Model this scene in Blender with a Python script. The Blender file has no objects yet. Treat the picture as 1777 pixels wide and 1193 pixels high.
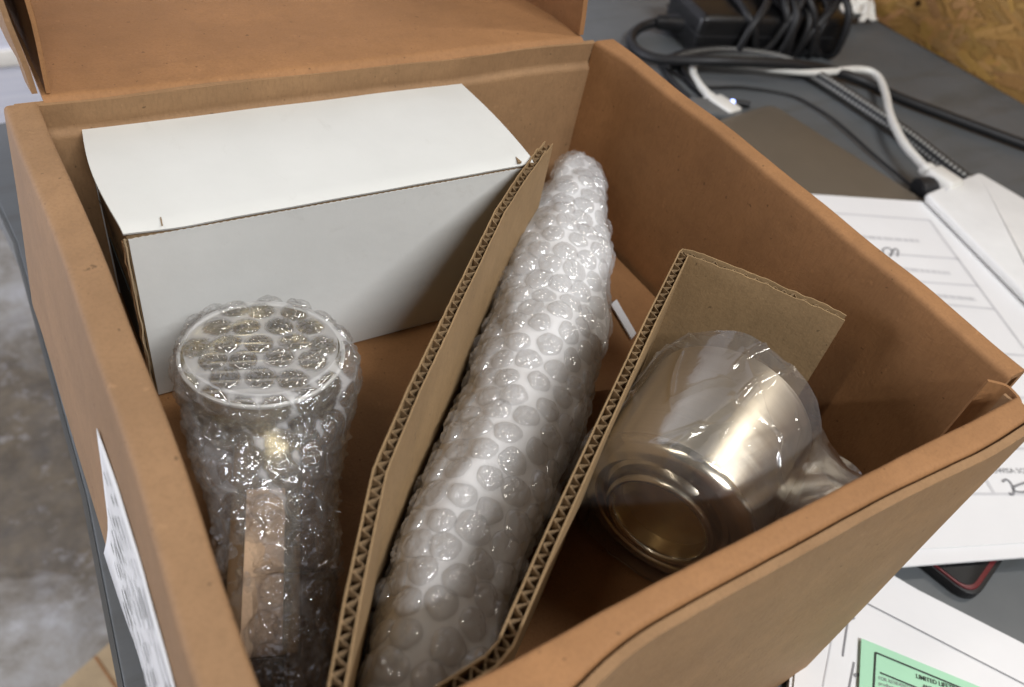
import bpy, bmesh, math, random
import numpy as np
from mathutils import Vector, Matrix, noise

random.seed(4)
rng = np.random.default_rng(4)
scene = bpy.context.scene
col = scene.collection

# ------------------------------------------------------------------ camera
CAM = (-0.01923175, -0.05501639, 0.38503569)
EUL = (0.7927, -0.1666, -0.5413)
FPX = 1439.1                                   # focal length in photo pixels (photo 1777 x 1193)
from mathutils import Euler
RM = Matrix(((0.84515578, 0.26046928, -0.46676274),
             (-0.50814479, 0.66243761, -0.55042282),
             (0.16583297, 0.70237608, 0.69221909)))
cd = bpy.data.cameras.new('camera'); cam = bpy.data.objects.new('camera', cd); col.objects.link(cam)
cam.matrix_world = Matrix.Translation(CAM) @ RM.to_4x4()
cd.sensor_fit = 'HORIZONTAL'; cd.sensor_width = 36.0; cd.lens = FPX / 1777 * 36
cd.clip_start = 0.01; cd.clip_end = 50
cd.dof.use_dof = True; cd.dof.focus_distance = 0.33; cd.dof.aperture_fstop = 11.0
scene.camera = cam

def at(px, py, z):
    """world point at height z seen at a photo pixel (layout measured on the photograph)"""
    d = RM @ Vector(((px - 888.5) / FPX, -(py - 596.5) / FPX, -1.0))
    t = (z - CAM[2]) / d.z
    return Vector(CAM) + d * t
def at_plane(px, py, P, N):
    d = RM @ Vector(((px - 888.5) / FPX, -(py - 596.5) / FPX, -1.0)); N = Vector(N)
    return Vector(CAM) + d * ((Vector(P) - Vector(CAM)).dot(N) / d.dot(N))
def depth(p):
    return -(RM.transposed() @ (Vector(p) - Vector(CAM))).z

# ------------------------------------------------------------------ world and lamps
world = bpy.data.worlds.new('World'); scene.world = world; world.use_nodes = True
bg = world.node_tree.nodes['Background']; bg.inputs[0].default_value = (1.0, 0.95, 0.88, 1); bg.inputs[1].default_value = 0.075
def area(name, loc, target, sx, sy, power, color, spread=180):
    l = bpy.data.lights.new(name, 'AREA'); l.shape = 'RECTANGLE'; l.size = sx; l.size_y = sy; l.energy = power; l.color = color
    l.spread = math.radians(spread)
    o = bpy.data.objects.new(name, l); col.objects.link(o); o.location = loc
    o.rotation_euler = (Vector(target) - Vector(loc)).to_track_quat('-Z', 'Y').to_euler()
    return o
area('ceiling_lamp', (0.15, -1.30, 1.75), (0.12, 0.14, 0.15), 1.2, 0.07, 47, (0.96, 0.97, 1.0))
area('ceiling_lamp', (1.65, -0.20, 1.75), (0.15, 0.10, 0.15), 0.07, 1.2, 18.5, (1.0, 0.95, 0.87))
area('ceiling_lamp', (-0.95, 0.25, 1.90), (0.15, 0.14, 0.15), 0.07, 1.2, 7, (1.0, 0.91, 0.80))
area('wall_fill_light', (-1.6, 1.2, 0.3), (-0.05, 1.6, -0.5), 1.0, 1.0, 34, (0.9, 0.92, 1.0))  # added cool fill lamp, brightens the far wall and floor
scene.view_settings.view_transform = 'Standard'; scene.view_settings.look = 'None'
scene.view_settings.exposure = 0.0; scene.view_settings.gamma = 1.0; scene.view_settings.use_curve_mapping = False
scene.cycles.max_bounces = 14; scene.cycles.transparent_max_bounces = 48; scene.cycles.glossy_bounces = 6
scene.cycles.transmission_bounces = 8; scene.cycles.diffuse_bounces = 5; scene.cycles.caustics_reflective = False
scene.cycles.sample_clamp_indirect = 6.0
scene.cycles.use_denoising = True

# ------------------------------------------------------------------ materials
class NT:
    def __init__(self, name):
        m = bpy.data.materials.new(name); m.use_nodes = True; self.m = m; self.t = m.node_tree
        self.t.nodes.clear(); self.out = self.n('ShaderNodeOutputMaterial')
    def n(self, t, **kw):
        nd = self.t.nodes.new(t)
        for k, v in kw.items():
            if hasattr(nd, k): setattr(nd, k, v)
        return nd
    def l(self, a, b): self.t.links.new(a, b)
    def set(self, nd, **kw):
        for k, v in kw.items(): nd.inputs[k.replace('_', ' ')].default_value = v
    def coords(self, scale=(1, 1, 1), obj=True):
        tc = self.n('ShaderNodeTexCoord'); mp = self.n('ShaderNodeMapping'); mp.inputs['Scale'].default_value = scale
        self.l(tc.outputs['Object' if obj else 'Generated'], mp.inputs[0]); return mp.outputs[0]
    def noise(self, vec, scale, detail=4, rough=.55, dist=0):
        n = self.n('ShaderNodeTexNoise'); self.l(vec, n.inputs['Vector']); self.set(n, Scale=scale, Detail=detail, Roughness=rough, Distortion=dist)
        return n.outputs['Fac']
    def ramp(self, fac, stops):
        r = self.n('ShaderNodeValToRGB'); self.l(fac, r.inputs[0]); el = r.color_ramp.elements
        while len(el) < len(stops): el.new(.5)
        for e, (p, c) in zip(el, stops): e.position = p; e.color = (c if isinstance(c, tuple) else (c, c, c)) + (1,)
        return r.outputs[0]
    def mix(self, a, b, fac, mode='MIX'):
        x = self.n('ShaderNodeMix', data_type='RGBA', blend_type=mode)
        for s, v in ((x.inputs[6], a), (x.inputs[7], b)):
            if isinstance(v, tuple): s.default_value = v + (1,)
            else: self.l(v, s)
        if isinstance(fac, (int, float)): x.inputs[0].default_value = fac
        else: self.l(fac, x.inputs[0])
        return x.outputs[2]
    def bump(self, h, strength, dist):
        b = self.n('ShaderNodeBump'); self.l(h, b.inputs['Height']); self.set(b, Strength=strength, Distance=dist); return b.outputs[0]
    def bsdf(self, color, rough=.6, metal=0, normal=None, spec=.5, **kw):
        b = self.n('ShaderNodeBsdfPrincipled')
        if isinstance(color, tuple): b.inputs['Base Color'].default_value = color + (1,)
        else: self.l(color, b.inputs['Base Color'])
        if isinstance(rough, (int, float)): b.inputs['Roughness'].default_value = rough
        else: self.l(rough, b.inputs['Roughness'])
        b.inputs['Metallic'].default_value = metal; b.inputs['Specular IOR Level'].default_value = spec
        if normal is not None: self.l(normal, b.inputs['Normal'])
        for k, v in kw.items(): b.inputs[k.replace('_', ' ')].default_value = v
        self.l(b.outputs[0], self.out.inputs[0]); return b

def cardboard(name, c, dark=.82, flute=None):
    k = NT(name); v = k.coords()
    big = k.ramp(k.noise(v, 22, 5, .6), [(.3, tuple(x * dark for x in c)), (.7, tuple(min(1, x * 1.06) for x in c))])
    vf = k.coords((1, 1, .25)); fib = k.noise(vf, 900, 3, .7)
    cc = k.mix(big, tuple(x * .62 for x in c), k.ramp(fib, [(.46, 0.0), (.8, .6)]))
    md = k.noise(v, 130, 4, .7); cc = k.mix(cc, tuple(x * .72 for x in c), k.ramp(md, [(.48, 0.0), (.72, .5)]))
    sp = k.noise(v, 340, 2, .5); cc = k.mix(cc, tuple(x * .3 for x in c), k.ramp(sp, [(.715, 0.0), (.75, .7)]))
    sr = k.noise(k.coords((1, .3, .3)), 75, 5, .75, .8); cc = k.mix(cc, tuple(min(1, x * 1.55 + .04) for x in c), k.ramp(sr, [(.70, 0.0), (.76, .45)]))
    lt = k.noise(v, 260, 3, .6); cc = k.mix(cc, tuple(min(1, x * 1.5) for x in c), k.ramp(lt, [(.64, 0.0), (.74, .35)]))
    ad = k.n('ShaderNodeMath', operation='ADD'); k.l(k.noise(v, 600, 4, .7), ad.inputs[0]); k.l(k.noise(v, 60, 3, .6), ad.inputs[1])
    k.bsdf(cc, .72, 0, k.bump(ad.outputs[0], .35, .0006), .35)
    return k.m
M = {}
M['kraft'] = cardboard('kraft_cardboard', (.345, .172, .070))
M['kraft_out'] = cardboard('kraft_cardboard_outside', (.325, .19, .092))
M['kraft_left'] = cardboard('kraft_cardboard_rosy', (.325, .19, .095))
M['tan'] = cardboard('tan_cardboard', (.32, .21, .105))
M['tan_flute'] = cardboard('flute_paper', (.27, .18, .095))  # darkened colour, carries the shade of the flute hollows
M['edge'] = cardboard('torn_cardboard_edge', (.50, .37, .22))
M['tan_pale'] = cardboard('pale_tan_card', (.68, .47, .30))
M['strip'] = cardboard('pale_kraft_strip', (.50, .37, .19))

def paint(name, c, rough=.5, spec=.5, var=.06, scale=40, bump=0, bscale=200):
    k = NT(name); v = k.coords()
    cc = k.ramp(k.noise(v, scale, 5, .6), [(.3, tuple(x * (1 - var) for x in c)), (.7, tuple(min(1, x * (1 + var)) for x in c))])
    nb = k.bump(k.noise(v, bscale, 4, .6), .5, bump) if bump else None
    k.bsdf(cc, rough, 0, nb, spec); return k.m
k = NT('coated_white_card'); v = k.coords()
cc = k.ramp(k.noise(v, 25, 5, .6), [(.3, (.645, .65, .62)), (.7, (.69, .695, .665))])
cc = k.mix(cc, (.52, .51, .47), k.ramp(k.noise(k.coords((1, .4, 1)), 70, 6, .75, .5), [(.60, 0.0), (.78, .5)]))
k.bsdf(cc, k.ramp(k.noise(v, 45, 4), [(.3, .34), (.7, .52)]), 0, k.bump(k.noise(v, 60, 4, .6), .5, .0005), .4); M['white_card'] = k.m
M['white_card_plain'] = paint('plain_white_card', (.67, .675, .645), .42, .4, .035, 25, .0004, 60)
M['paper'] = paint('white_paper', (.80, .80, .80), .8, .2, .03, 12, .0006, 25)
M['green'] = paint('green_paper', (.42, .72, .50), .8, .2, .03, 12)
M['ink_brown'] = paint('dark_knot', (.05, .025, .008), .8, .1)
M['ink'] = paint('grey_ink', (.27, .27, .28), .8, .1)
M['faint'] = paint('faint_ink', (.62, .62, .63), .8, .1)
M['ink_dark'] = paint('black_ink', (.05, .055, .05), .7, .2)
M['black'] = paint('black_plastic', (.006, .006, .0065), .34, .5, .2, 60, .0003, 400)
M['black_soft'] = paint('black_rubber', (.010, .010, .011), .5, .45, .2, 60)
M['white_plastic'] = paint('white_plastic', (.74, .73, .68), .35, .5, .03)
M['tissue'] = paint('white_tissue', (.8, .78, .72), .9, .1, .05, 60)
M['laptop'] = paint('brown_grey_metal_shell', (.125, .105, .08), .45, .5, .05, 30)
M['glass_black'] = paint('black_screen_glass', (.008, .008, .009), .45, .25)
M['red'] = paint('dark_red_rubber', (.11, .01, .014), .4, .5)
M['wall_white'] = None
k = NT('grey_bench_laminate'); v = k.coords()
vs = k.coords((.35, 2.2, 1))
base = k.ramp(k.noise(v, 6, 6, .65), [(.3, (.095, .105, .11)), (.7, (.125, .133, .138))])
base = k.mix(base, (.07, .07, .06), k.ramp(k.noise(vs, 9, 5, .7, .6), [(.52, 0.0), (.72, .75)]))
base = k.mix(base, (.16, .165, .165), k.ramp(k.noise(vs, 38, 6, .75, .4), [(.66, 0.0), (.76, .45)]))
k.bsdf(base, k.ramp(k.noise(v, 14, 4), [(.3, .38), (.7, .55)]), 0, k.bump(k.noise(v, 220, 3), .15, .0004), .5); M['bench'] = k.m
M['bench_edge'] = paint('bench_edge_band', (.12, .125, .125), .45, .5, .1)
M['steel_dark'] = paint('dark_steel', (.03, .03, .032), .5, .5)

k = NT('stained_concrete'); v = k.coords()
c1 = k.ramp(k.noise(v, 13, 8, .68, .3), [(.28, (.17, .145, .11)), (.48, (.32, .30, .27)), (.72, (.46, .46, .47))])
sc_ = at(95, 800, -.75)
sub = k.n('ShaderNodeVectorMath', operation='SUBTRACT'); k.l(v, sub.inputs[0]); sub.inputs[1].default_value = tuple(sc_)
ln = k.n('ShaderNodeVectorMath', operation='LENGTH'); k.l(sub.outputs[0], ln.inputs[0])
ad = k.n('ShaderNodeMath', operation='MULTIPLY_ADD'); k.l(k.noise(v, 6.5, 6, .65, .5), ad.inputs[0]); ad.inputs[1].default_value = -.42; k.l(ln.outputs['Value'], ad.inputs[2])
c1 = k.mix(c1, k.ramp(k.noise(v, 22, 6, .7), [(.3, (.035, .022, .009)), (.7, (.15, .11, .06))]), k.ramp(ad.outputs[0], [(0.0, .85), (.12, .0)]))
c1 = k.mix(c1, (.62, .62, .64), k.ramp(k.noise(v, 34, 5, .7), [(.55, 0.0), (.74, .4)]))
k.bsdf(c1, k.ramp(k.noise(v, 7, 4), [(.3, .22), (.7, .5)]), 0, k.bump(k.noise(v, 60, 5), .25, .003), .5); M['concrete'] = k.m
k = NT('white_ribbed_metal'); v = k.coords((1, 1, 60))
k.bsdf(k.ramp(k.noise(v, 2, 4, .6), [(.3, (.66, .68, .80)), (.7, (.78, .79, .88))]), .45, 0, k.bump(k.noise(v, 2, 3), .4, .002), .5); M['wall_white'] = k.m
M['seam'] = paint('cream_seam', (.86, .83, .78), .5)

def flakes(name):
    k = NT(name); a = k.n('ShaderNodeVertexColor'); a.layer_name = 'tint'
    v = k.coords((1, 3, 1)); g = k.noise(v, 120, 4, .7)
    cc = k.mix(a.outputs[0], (.16, .075, .015), k.ramp(g, [(.5, 0.0), (.8, .5)]))
    k.bsdf(cc, .7, 0, k.bump(g, .4, .002), .3); return k.m
M['osb'] = flakes('oriented_strand_wood')

def nickel(name, axis_scale, c=(.60, .55, .46), rough=.27, brush=.25, aniso=0):
    k = NT(name); v = k.coords(axis_scale)
    g = k.noise(v, 1, 3, .6)
    b = k.bsdf(k.ramp(g, [(.3, tuple(x * .93 for x in c)), (.7, tuple(min(1, x * 1.05) for x in c))]),
               k.ramp(g, [(.3, rough * .85), (.7, rough * 1.25)]), 1.0, k.bump(g, brush, .0004) if brush > .02 else None, .5)
    if aniso:
        tg = k.n('ShaderNodeTangent'); tg.direction_type = 'RADIAL'; tg.axis = 'Z'; k.l(tg.outputs[0], b.inputs['Tangent'])
        b.inputs['Anisotropic'].default_value = aniso; b.inputs['Anisotropic Rotation'].default_value = .25
    return k.m
M['nickel'] = nickel('brushed_nickel', (25, 25, 2600), (.70, .635, .52), .36, 0, .75)       # object z = turning axis
M['nickel_polish'] = nickel('polished_nickel', (40, 40, 300), (.64, .58, .47), .2, .0)
M['plate_reflect_tint'] = nickel('warm_inner_plate', (300, 300, 300), (.74, .55, .27), .5, .0)  # gold base colour stands in for cardboard reflected inside the cup
M['nickel_in'] = nickel('nickel_inside', (60, 60, 900), (.62, .57, .42), .2, .1)

def film(name, haze, rough, edge=.55, bias=.03, wrinkle=0.0, wscale=300, attr=None, tint=(.985, .985, .985), hz=(.91, .91, .91), top=.45, rnd=False, wdist=.004):
    k = NT(name); v = k.coords()
    if rnd:
        oi = k.n('ShaderNodeObjectInfo'); va = k.n('ShaderNodeVectorMath', operation='ADD'); sc_ = k.n('ShaderNodeMath', operation='MULTIPLY'); sc_.inputs[1].default_value = 50
        k.l(oi.outputs['Random'], sc_.inputs[0]); k.l(v, va.inputs[0]); k.l(sc_.outputs[0], va.inputs[1]); v = va.outputs[0]
    tr = k.n('ShaderNodeBsdfTransparent'); tr.inputs[0].default_value = tint + (1,)
    gl = k.n('ShaderNodeBsdfGlossy'); gl.inputs['Roughness'].default_value = rough; gl.inputs[0].default_value = (1, 1, 1, 1)
    lw = k.n('ShaderNodeLayerWeight'); lw.inputs[0].default_value = edge
    if wrinkle:
        rg = k.n('ShaderNodeMath', operation='ABSOLUTE'); sb = k.n('ShaderNodeMath', operation='SUBTRACT'); k.l(k.noise(v, wscale, 3, .55, 1.0), sb.inputs[0]); sb.inputs[1].default_value = .5; k.l(sb.outputs[0], rg.inputs[0])
        nb = k.bump(rg.outputs[0], wrinkle, wdist); k.l(nb, gl.inputs['Normal']); k.l(nb, lw.inputs['Normal'])
    mr = k.n('ShaderNodeMapRange'); k.l(lw.outputs['Fresnel'], mr.inputs[0]); k.set(mr, To_Min=bias, To_Max=top)
    m1 = k.n('ShaderNodeMixShader'); k.l(mr.outputs[0], m1.inputs[0]); k.l(tr.outputs[0], m1.inputs[1]); k.l(gl.outputs[0], m1.inputs[2])
    df = k.n('ShaderNodeBsdfDiffuse'); df.inputs[0].default_value = hz + (1,)
    tl = k.n('ShaderNodeBsdfTranslucent'); tl.inputs[0].default_value = hz + (1,)
    m2 = k.n('ShaderNodeMixShader'); m2.inputs[0].default_value = .22; k.l(df.outputs[0], m2.inputs[1]); k.l(tl.outputs[0], m2.inputs[2])
    m3 = k.n('ShaderNodeMixShader'); k.l(m1.outputs[0], m3.inputs[1]); k.l(m2.outputs[0], m3.inputs[2])
    if attr:
        a = k.n('ShaderNodeAttribute'); a.attribute_name = attr
        mu = k.n('ShaderNodeMath', operation='MULTIPLY'); k.l(a.outputs['Fac'], mu.inputs[0]); mu.inputs[1].default_value = haze
        k.l(mu.outputs[0], m3.inputs[0])
    else: m3.inputs[0].default_value = haze
    k.l(m3.outputs[0], k.out.inputs[0]); return k.m
M['wrap_sheet'] = film('bubble_wrap_backing', .86, .16, .3, .04, .6, 170, 'weld', top=.3)
M['wrap_sheet_clear'] = film('bubble_wrap_backing_clear', .46, .12, .3, .04, .6, 170, 'weld', top=.3)
M['wrap_inner'] = film('bubble_wrap_inner_layers', .9, .2, .3, .05, .8, 150, top=.3)
M['bubble'] = film('bubble_film', .11, .06, .3, .10, .10, 1.6, top=.32, rnd=True, wdist=.002)
M['bubble_clear'] = film('bubble_film_clear', .05, .06, .3, .11, .10, 1.6, top=.35, rnd=True, wdist=.002)
M['bag_mouth'] = film('clear_bag_mouth_film', .035, .09, .3, .24, .08, 25, top=.5)
M['film_loose'] = film('loose_outer_film', .03, .08, .3, .06, 0, 45, top=.35)
M['bag'] = film('clear_bag_film', .06, .10, .3, .085, .22, 28, top=.4)

# ------------------------------------------------------------------ mesh helpers
def new_obj(name, mesh, mat=None, parent=None, mw=None):
    o = bpy.data.objects.new(name, mesh); col.objects.link(o)
    if mat is not None and mesh is not None and not mesh.materials: mesh.materials.append(mat)
    if parent is not None: o.parent = parent
    if mw is not None: o.matrix_local = mw
    return o
def mesh_from(verts, faces, smooth=True, angle=35):
    me = bpy.data.meshes.new('mesh'); me.from_pydata([tuple(map(float, v)) for v in verts], [], [tuple(map(int, f)) for f in faces]); me.update()
    bm = bmesh.new(); bm.from_mesh(me); bmesh.ops.recalc_face_normals(bm, faces=bm.faces)
    for f in bm.faces: f.smooth = smooth
    if smooth:
        lim = math.radians(angle)
        for e in bm.edges:
            if len(e.link_faces) == 2 and e.calc_face_angle(0) > lim: e.smooth = False
    bm.to_mesh(me); bm.free(); return me
def thing(name, label, cat, group=None, loc=(0, 0, 0)):
    o = bpy.data.objects.new(name, None); col.objects.link(o); o.location = loc; o.empty_display_size = .02
    o['label'] = label; o['category'] = cat
    if group: o['group'] = group
    return o
def tag(o, label, cat, group=None):
    o['label'] = label; o['category'] = cat
    if group: o['group'] = group
    return o
def structure(o): o['kind'] = 'structure'; return o

def round_path(pts, r, n=5):
    """2D polyline with its corners rounded"""
    pts = [Vector(p) for p in pts]; out = [pts[0]]
    for a, b, c in zip(pts, pts[1:], pts[2:]):
        u = (a - b); w = (c - b); rr = min(r, u.length * .45, w.length * .45)
        p0 = b + u.normalized() * rr; p1 = b + w.normalized() * rr
        for i in range(n + 1):
            t = i / n; out.append(p0 * (1 - t) ** 2 + b * 2 * t * (1 - t) + p1 * t ** 2)
    out.append(pts[-1]); return out
def resample(pts, step):
    out = [pts[0]]
    for a, b in zip(pts, pts[1:]):
        k = max(1, int((b - a).length / step))
        for i in range(1, k + 1): out.append(a.lerp(b, i / k))
    return out
def offset_path(pts, d):
    out = []
    for i, p in enumerate(pts):
        t = (pts[min(i + 1, len(pts) - 1)] - pts[max(i - 1, 0)])
        t = Vector((t.x, t.y)).normalized(); out.append(Vector((p.x - t.y * d, p.y + t.x * d)))
    return out
def sweep(path, ts, fn, thick, fray=0.0):
    """sheet of card: 2D path given a thickness, swept over ts through fn(a, b, t)"""
    A = path; B = offset_path(path, thick); n = len(A); V = []; F = []
    for t in ts:
        for q in A: V.append(fn(q.x, q.y, t))
        for q in B: V.append(fn(q.x, q.y, t))
    m = 2 * n
    for j in range(len(ts) - 1):
        o, p = j * m, (j + 1) * m
        for i in range(n - 1):
            F.append((o + i, o + i + 1, p + i + 1, p + i)); F.append((o + n + i, p + n + i, p + n + i + 1, o + n + i + 1))
        F.append((o, p, p + n, o + n)); F.append((o + n - 1, o + m - 1, p + m - 1, p + n - 1))
    for o in (0, (len(ts) - 1) * m):
        for i in range(n - 1): F.append((o + i, o + i + 1, o + n + i + 1, o + n + i))
    return mesh_from(V, F, True, 50)
def frange(a, b, n): return [a + (b - a) * i / n for i in range(n + 1)]
def nz(x, y, z, s, a): return noise.noise((x * s, y * s, z * s)) * a
def box_mesh(sx, sy, sz, bevel=0, seg=2, z0=True):
    bm = bmesh.new(); bmesh.ops.create_cube(bm, size=1)
    bmesh.ops.scale(bm, vec=(sx, sy, sz), verts=bm.verts)
    if z0: bmesh.ops.translate(bm, vec=(0, 0, sz / 2), verts=bm.verts)
    if bevel: bmesh.ops.bevel(bm, geom=bm.edges[:], offset=bevel, segments=seg, affect='EDGES', profile=.5)
    me = bpy.data.meshes.new('mesh')
    for f in bm.faces: f.smooth = True
    for e in bm.edges:
        if len(e.link_faces) == 2 and e.calc_face_angle(0) > .7: e.smooth = False
    bm.to_mesh(me); bm.free(); return me
def prism(poly, z0, z1, bevel=0.0, seg=2):
    bm = bmesh.new(); vs = [bm.verts.new((p[0], p[1], z0)) for p in poly]; f = bm.faces.new(vs)
    r = bmesh.ops.extrude_face_region(bm, geom=[f]); up = [g for g in r['geom'] if isinstance(g, bmesh.types.BMVert)]
    bmesh.ops.translate(bm, vec=(0, 0, z1 - z0), verts=up)
    bmesh.ops.recalc_face_normals(bm, faces=bm.faces)
    if bevel: bmesh.ops.bevel(bm, geom=bm.edges[:], offset=bevel, segments=seg, affect='EDGES', profile=.5)
    for g in bm.faces: g.smooth = True
    for e in bm.edges:
        if len(e.link_faces) == 2 and e.calc_face_angle(0) > .6: e.smooth = False
    me = bpy.data.meshes.new('mesh'); bm.to_mesh(me); bm.free(); return me
def lathe(profile, n=72):
    V = []; F = []
    for r, z in profile:
        for i in range(n): a = 2 * math.pi * i / n; V.append((r * math.cos(a), r * math.sin(a), z))
    for j in range(len(profile) - 1):
        for i in range(n): F.append((j * n + i, j * n + (i + 1) % n, (j + 1) * n + (i + 1) % n, (j + 1) * n + i))
    return mesh_from(V, F, True, 32)
def catmull(P, per=10):
    P = [Vector(p) for p in P]; Q = [P[0] * 2 - P[1]] + P + [P[-1] * 2 - P[-2]]; out = []
    for i in range(1, len(Q) - 2):
        a, b, c, d = Q[i - 1:i + 3]
        for k in range(per):
            t = k / per; out.append(.5 * ((2 * b) + (c - a) * t + (2 * a - 5 * b + 4 * c - d) * t * t + (3 * b - a - 3 * c + d) * t ** 3))
    out.append(P[-1]); return out
def tube(P, r, n=10, per=10, smooth_path=True, ribs=None):
    pts = catmull(P, per) if smooth_path else [Vector(p) for p in P]; V = []; F = []
    nrm = None
    for i, p in enumerate(pts):
        t = (pts[min(i + 1, len(pts) - 1)] - pts[max(i - 1, 0)]).normalized()
        if nrm is None: nrm = t.orthogonal().normalized()
        nrm = (nrm - t * nrm.dot(t)).normalized(); bn = t.cross(nrm)
        rr = r(i / (len(pts) - 1)) if callable(r) else r
        if ribs: rr *= 1 + ribs * (1 if i % 2 else -1)
        for k in range(n): a = 2 * math.pi * k / n; V.append(p + (nrm * math.cos(a) + bn * math.sin(a)) * rr)
    for j in range(len(pts) - 1):
        for k in range(n): F.append((j * n + k, j * n + (k + 1) % n, (j + 1) * n + (k + 1) % n, (j + 1) * n + k))
    F.append(tuple(range(n))); F.append(tuple((len(pts) - 1) * n + k for k in range(n)))
    return mesh_from(V, F, True, 60)
def text_mesh(s, bold=False):
    cu = bpy.data.curves.new('text', 'FONT'); cu.body = s; cu.resolution_u = 2; cu.extrude = 0
    if bold: cu.offset = .018
    o = bpy.data.objects.new('text', cu); col.objects.link(o)
    dg = bpy.context.evaluated_depsgraph_get(); me = bpy.data.meshes.new_from_object(o.evaluated_get(dg))
    bpy.data.objects.remove(o); bpy.data.curves.remove(cu); return me
def place_text(name, s, A, B, N, parent, mat, hs=1.0, bold=False, lift=.0003):
    """flat lettering from A to B (baseline) on a surface of normal N"""
    me = text_mesh(s, bold); xs = [v.co.x for v in me.vertices]; w = max(xs) - min(xs); A = Vector(A); B = Vector(B); N = Vector(N).normalized()
    x = (B - A).normalized(); y = N.cross(x).normalized(); sc = (B - A).length / w
    for v in me.vertices: v.co = A + x * ((v.co.x - min(xs)) * sc) + y * (v.co.y * sc * hs) + N * lift
    return new_obj(name, me, mat, parent)
def strip_line(name, A, B, w, N, parent, mat, lift=.0003):
    A = Vector(A); B = Vector(B); N = Vector(N).normalized(); s = N.cross((B - A).normalized()) * w / 2
    V = [p + N * lift for p in (A - s, B - s, B + s, A + s)]
    return new_obj(name, mesh_from(V, [(0, 1, 2, 3)], False), mat, parent)

# ------------------------------------------------------------------ setting
H = 0.2017; ZF = 0.103; D = 0.268
fl = structure(new_obj('floor', mesh_from([(-4, -3, -.75), (5, -3, -.75), (5, 1.53, -.75), (-4, 1.53, -.75)], [(0, 1, 2, 3)], False), M['concrete']))
wl = structure(new_obj('wall', box_mesh(9, .05, 3), M['wall_white'], None, Matrix.Translation((.5, 1.545, -.75))))
wz = at_plane(0, 100, (0, 1.52, 0), (0, 1, 0)).z
for z in (wz, wz + .28, wz + .56): new_obj('wall_seam', box_mesh(9, .008, .03, .003), M['seam'], wl, Matrix.Translation((0, -.029, z + .75 - .015)))

bench = thing('workbench', 'scuffed grey laminate workbench the cardboard box stands on', 'workbench')
e0 = at(0, 338, 0); e1 = at(40, 415, 0); e2 = at(150, 860, 0); e3 = at(215, 1193, 0)
edge = [(e3.x - .012, -.9), (e3.x, e3.y), (e2.x, e2.y), (e1.x - .004, e1.y), (e0.x - .003, e0.y), (-.04, .58), (-.02, .603), (.10, .62), (.16, .86), (1.0, .9)]
r0 = at(1490, 20, 0); r1 = at(1777, 182, 0); rd = (r1 - r0).normalized()
ra = r0 - rd * .6; rb = r0 + rd * 1.9
poly = edge + [(ra.x + .02, ra.y), (rb.x + .02, rb.y)]
new_obj('bench_top', prism(poly, -.028, 0, .0015), M['bench'], bench)
V = []
for x, y in edge[:7]: V += [(x - .0025, y, -.002), (x - .0025, y, -.031), (x - .0003, y, -.031), (x - .0003, y, -.002)]
F = []
for i in range(6):
    for a in range(4): F.append((i * 4 + a, i * 4 + (a + 1) % 4, i * 4 + 4 + (a + 1) % 4, i * 4 + 4 + a))
F += [(0, 1, 2, 3), (24, 25, 26, 27)]
new_obj('edge_band', mesh_from(V, F, False), M['bench_edge'], bench)
for x, y in ((.05, -.4), (.05, .5), (.9, -.4), (.95, .5)):
    new_obj('leg', box_mesh(.045, .045, .718, .004), M['steel_dark'], bench, Matrix.Translation((x, y, -.748)))

# strand board standing along the right edge of the bench
osb = thing('strand_board', 'golden oriented strand board standing along the far right edge of the bench', 'board')
nrm = Vector((rd.y, -rd.x, 0)); nrm = -nrm if nrm.x > 0 else nrm            # faces the bench
L = 1.7; HB = .9; oo = r0 - rd * .5
Vb = [oo, oo + rd * L, oo + rd * L - nrm * .012, oo - nrm * .012]
pan = new_obj('board', prism([(p.x, p.y) for p in Vb], .0005, HB), M['osb'], osb)
ca = pan.data.color_attributes.new('tint', 'FLOAT_COLOR', 'POINT')
for c in ca.data: c.color = (.30, .165, .045, 1)
V = []; F = []; C = []
for i in range(5200):
    s = rng.uniform(.01, L - .01); h = rng.uniform(.006, .55); a = rng.normal(0, .5) + (math.pi / 2 if rng.random() < .12 else 0)
    ln = rng.uniform(.015, .06); wd = rng.uniform(.004, .012); lift = .0004 + .0011 * rng.random()
    base_ = np.array([(-.5, -.35), (-.1, -.5), (.5, -.4), (.45, .3), (.1, .5), (-.45, .4)]) + rng.normal(0, .07, (6, 2))
    pts = base_ * (ln, wd); ca_, sa_ = math.cos(a), math.sin(a)
    c = np.array((.36, .2, .062)) * rng.uniform(.78, 1.16) * (1, rng.uniform(.92, 1.06), rng.uniform(.75, 1.2))
    b0 = len(V)
    for q, (x, y) in enumerate(pts):
        u = s + x * ca_ - y * sa_; w = h + x * sa_ + y * ca_
        P = oo + rd * min(max(u, .003), L - .003) + nrm * (lift + .0002 * q / 6) + Vector((0, 0, max(w, .002)))
        V.append(P); C.append(tuple(c) + (1,))
    F.append(tuple(range(b0, b0 + 6)))
me = mesh_from(V, F, False); ca = me.color_attributes.new('tint', 'FLOAT_COLOR', 'POINT')
for i, c in enumerate(C): ca.data[i].color = c
fo = new_obj('wood_strands', me, M['osb'], osb); fo['kind'] = 'stuff'
for px, py in ((1594, 6),):
    hp = at_plane(px, py, r0, nrm)
    mw = Matrix.Translation(hp + nrm * .002) @ nrm.to_track_quat('Z', 'Y').to_matrix().to_4x4()
    new_obj('knot', lathe([(0.0001, -.0004), (.003, -.0003), (.004, .0), (.0041, -.002)], 14), M['ink_brown'], osb, mw)

# ------------------------------------------------------------------ the big cardboard box
cb = thing('cardboard_box', 'large open brown cardboard box with its lid folded back, holding wrapped parts', 'box')
wob = lambda x, y, z, a=.0012, s=14: noise.noise((x * s, y * s, z * s + 3)) * a
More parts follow.
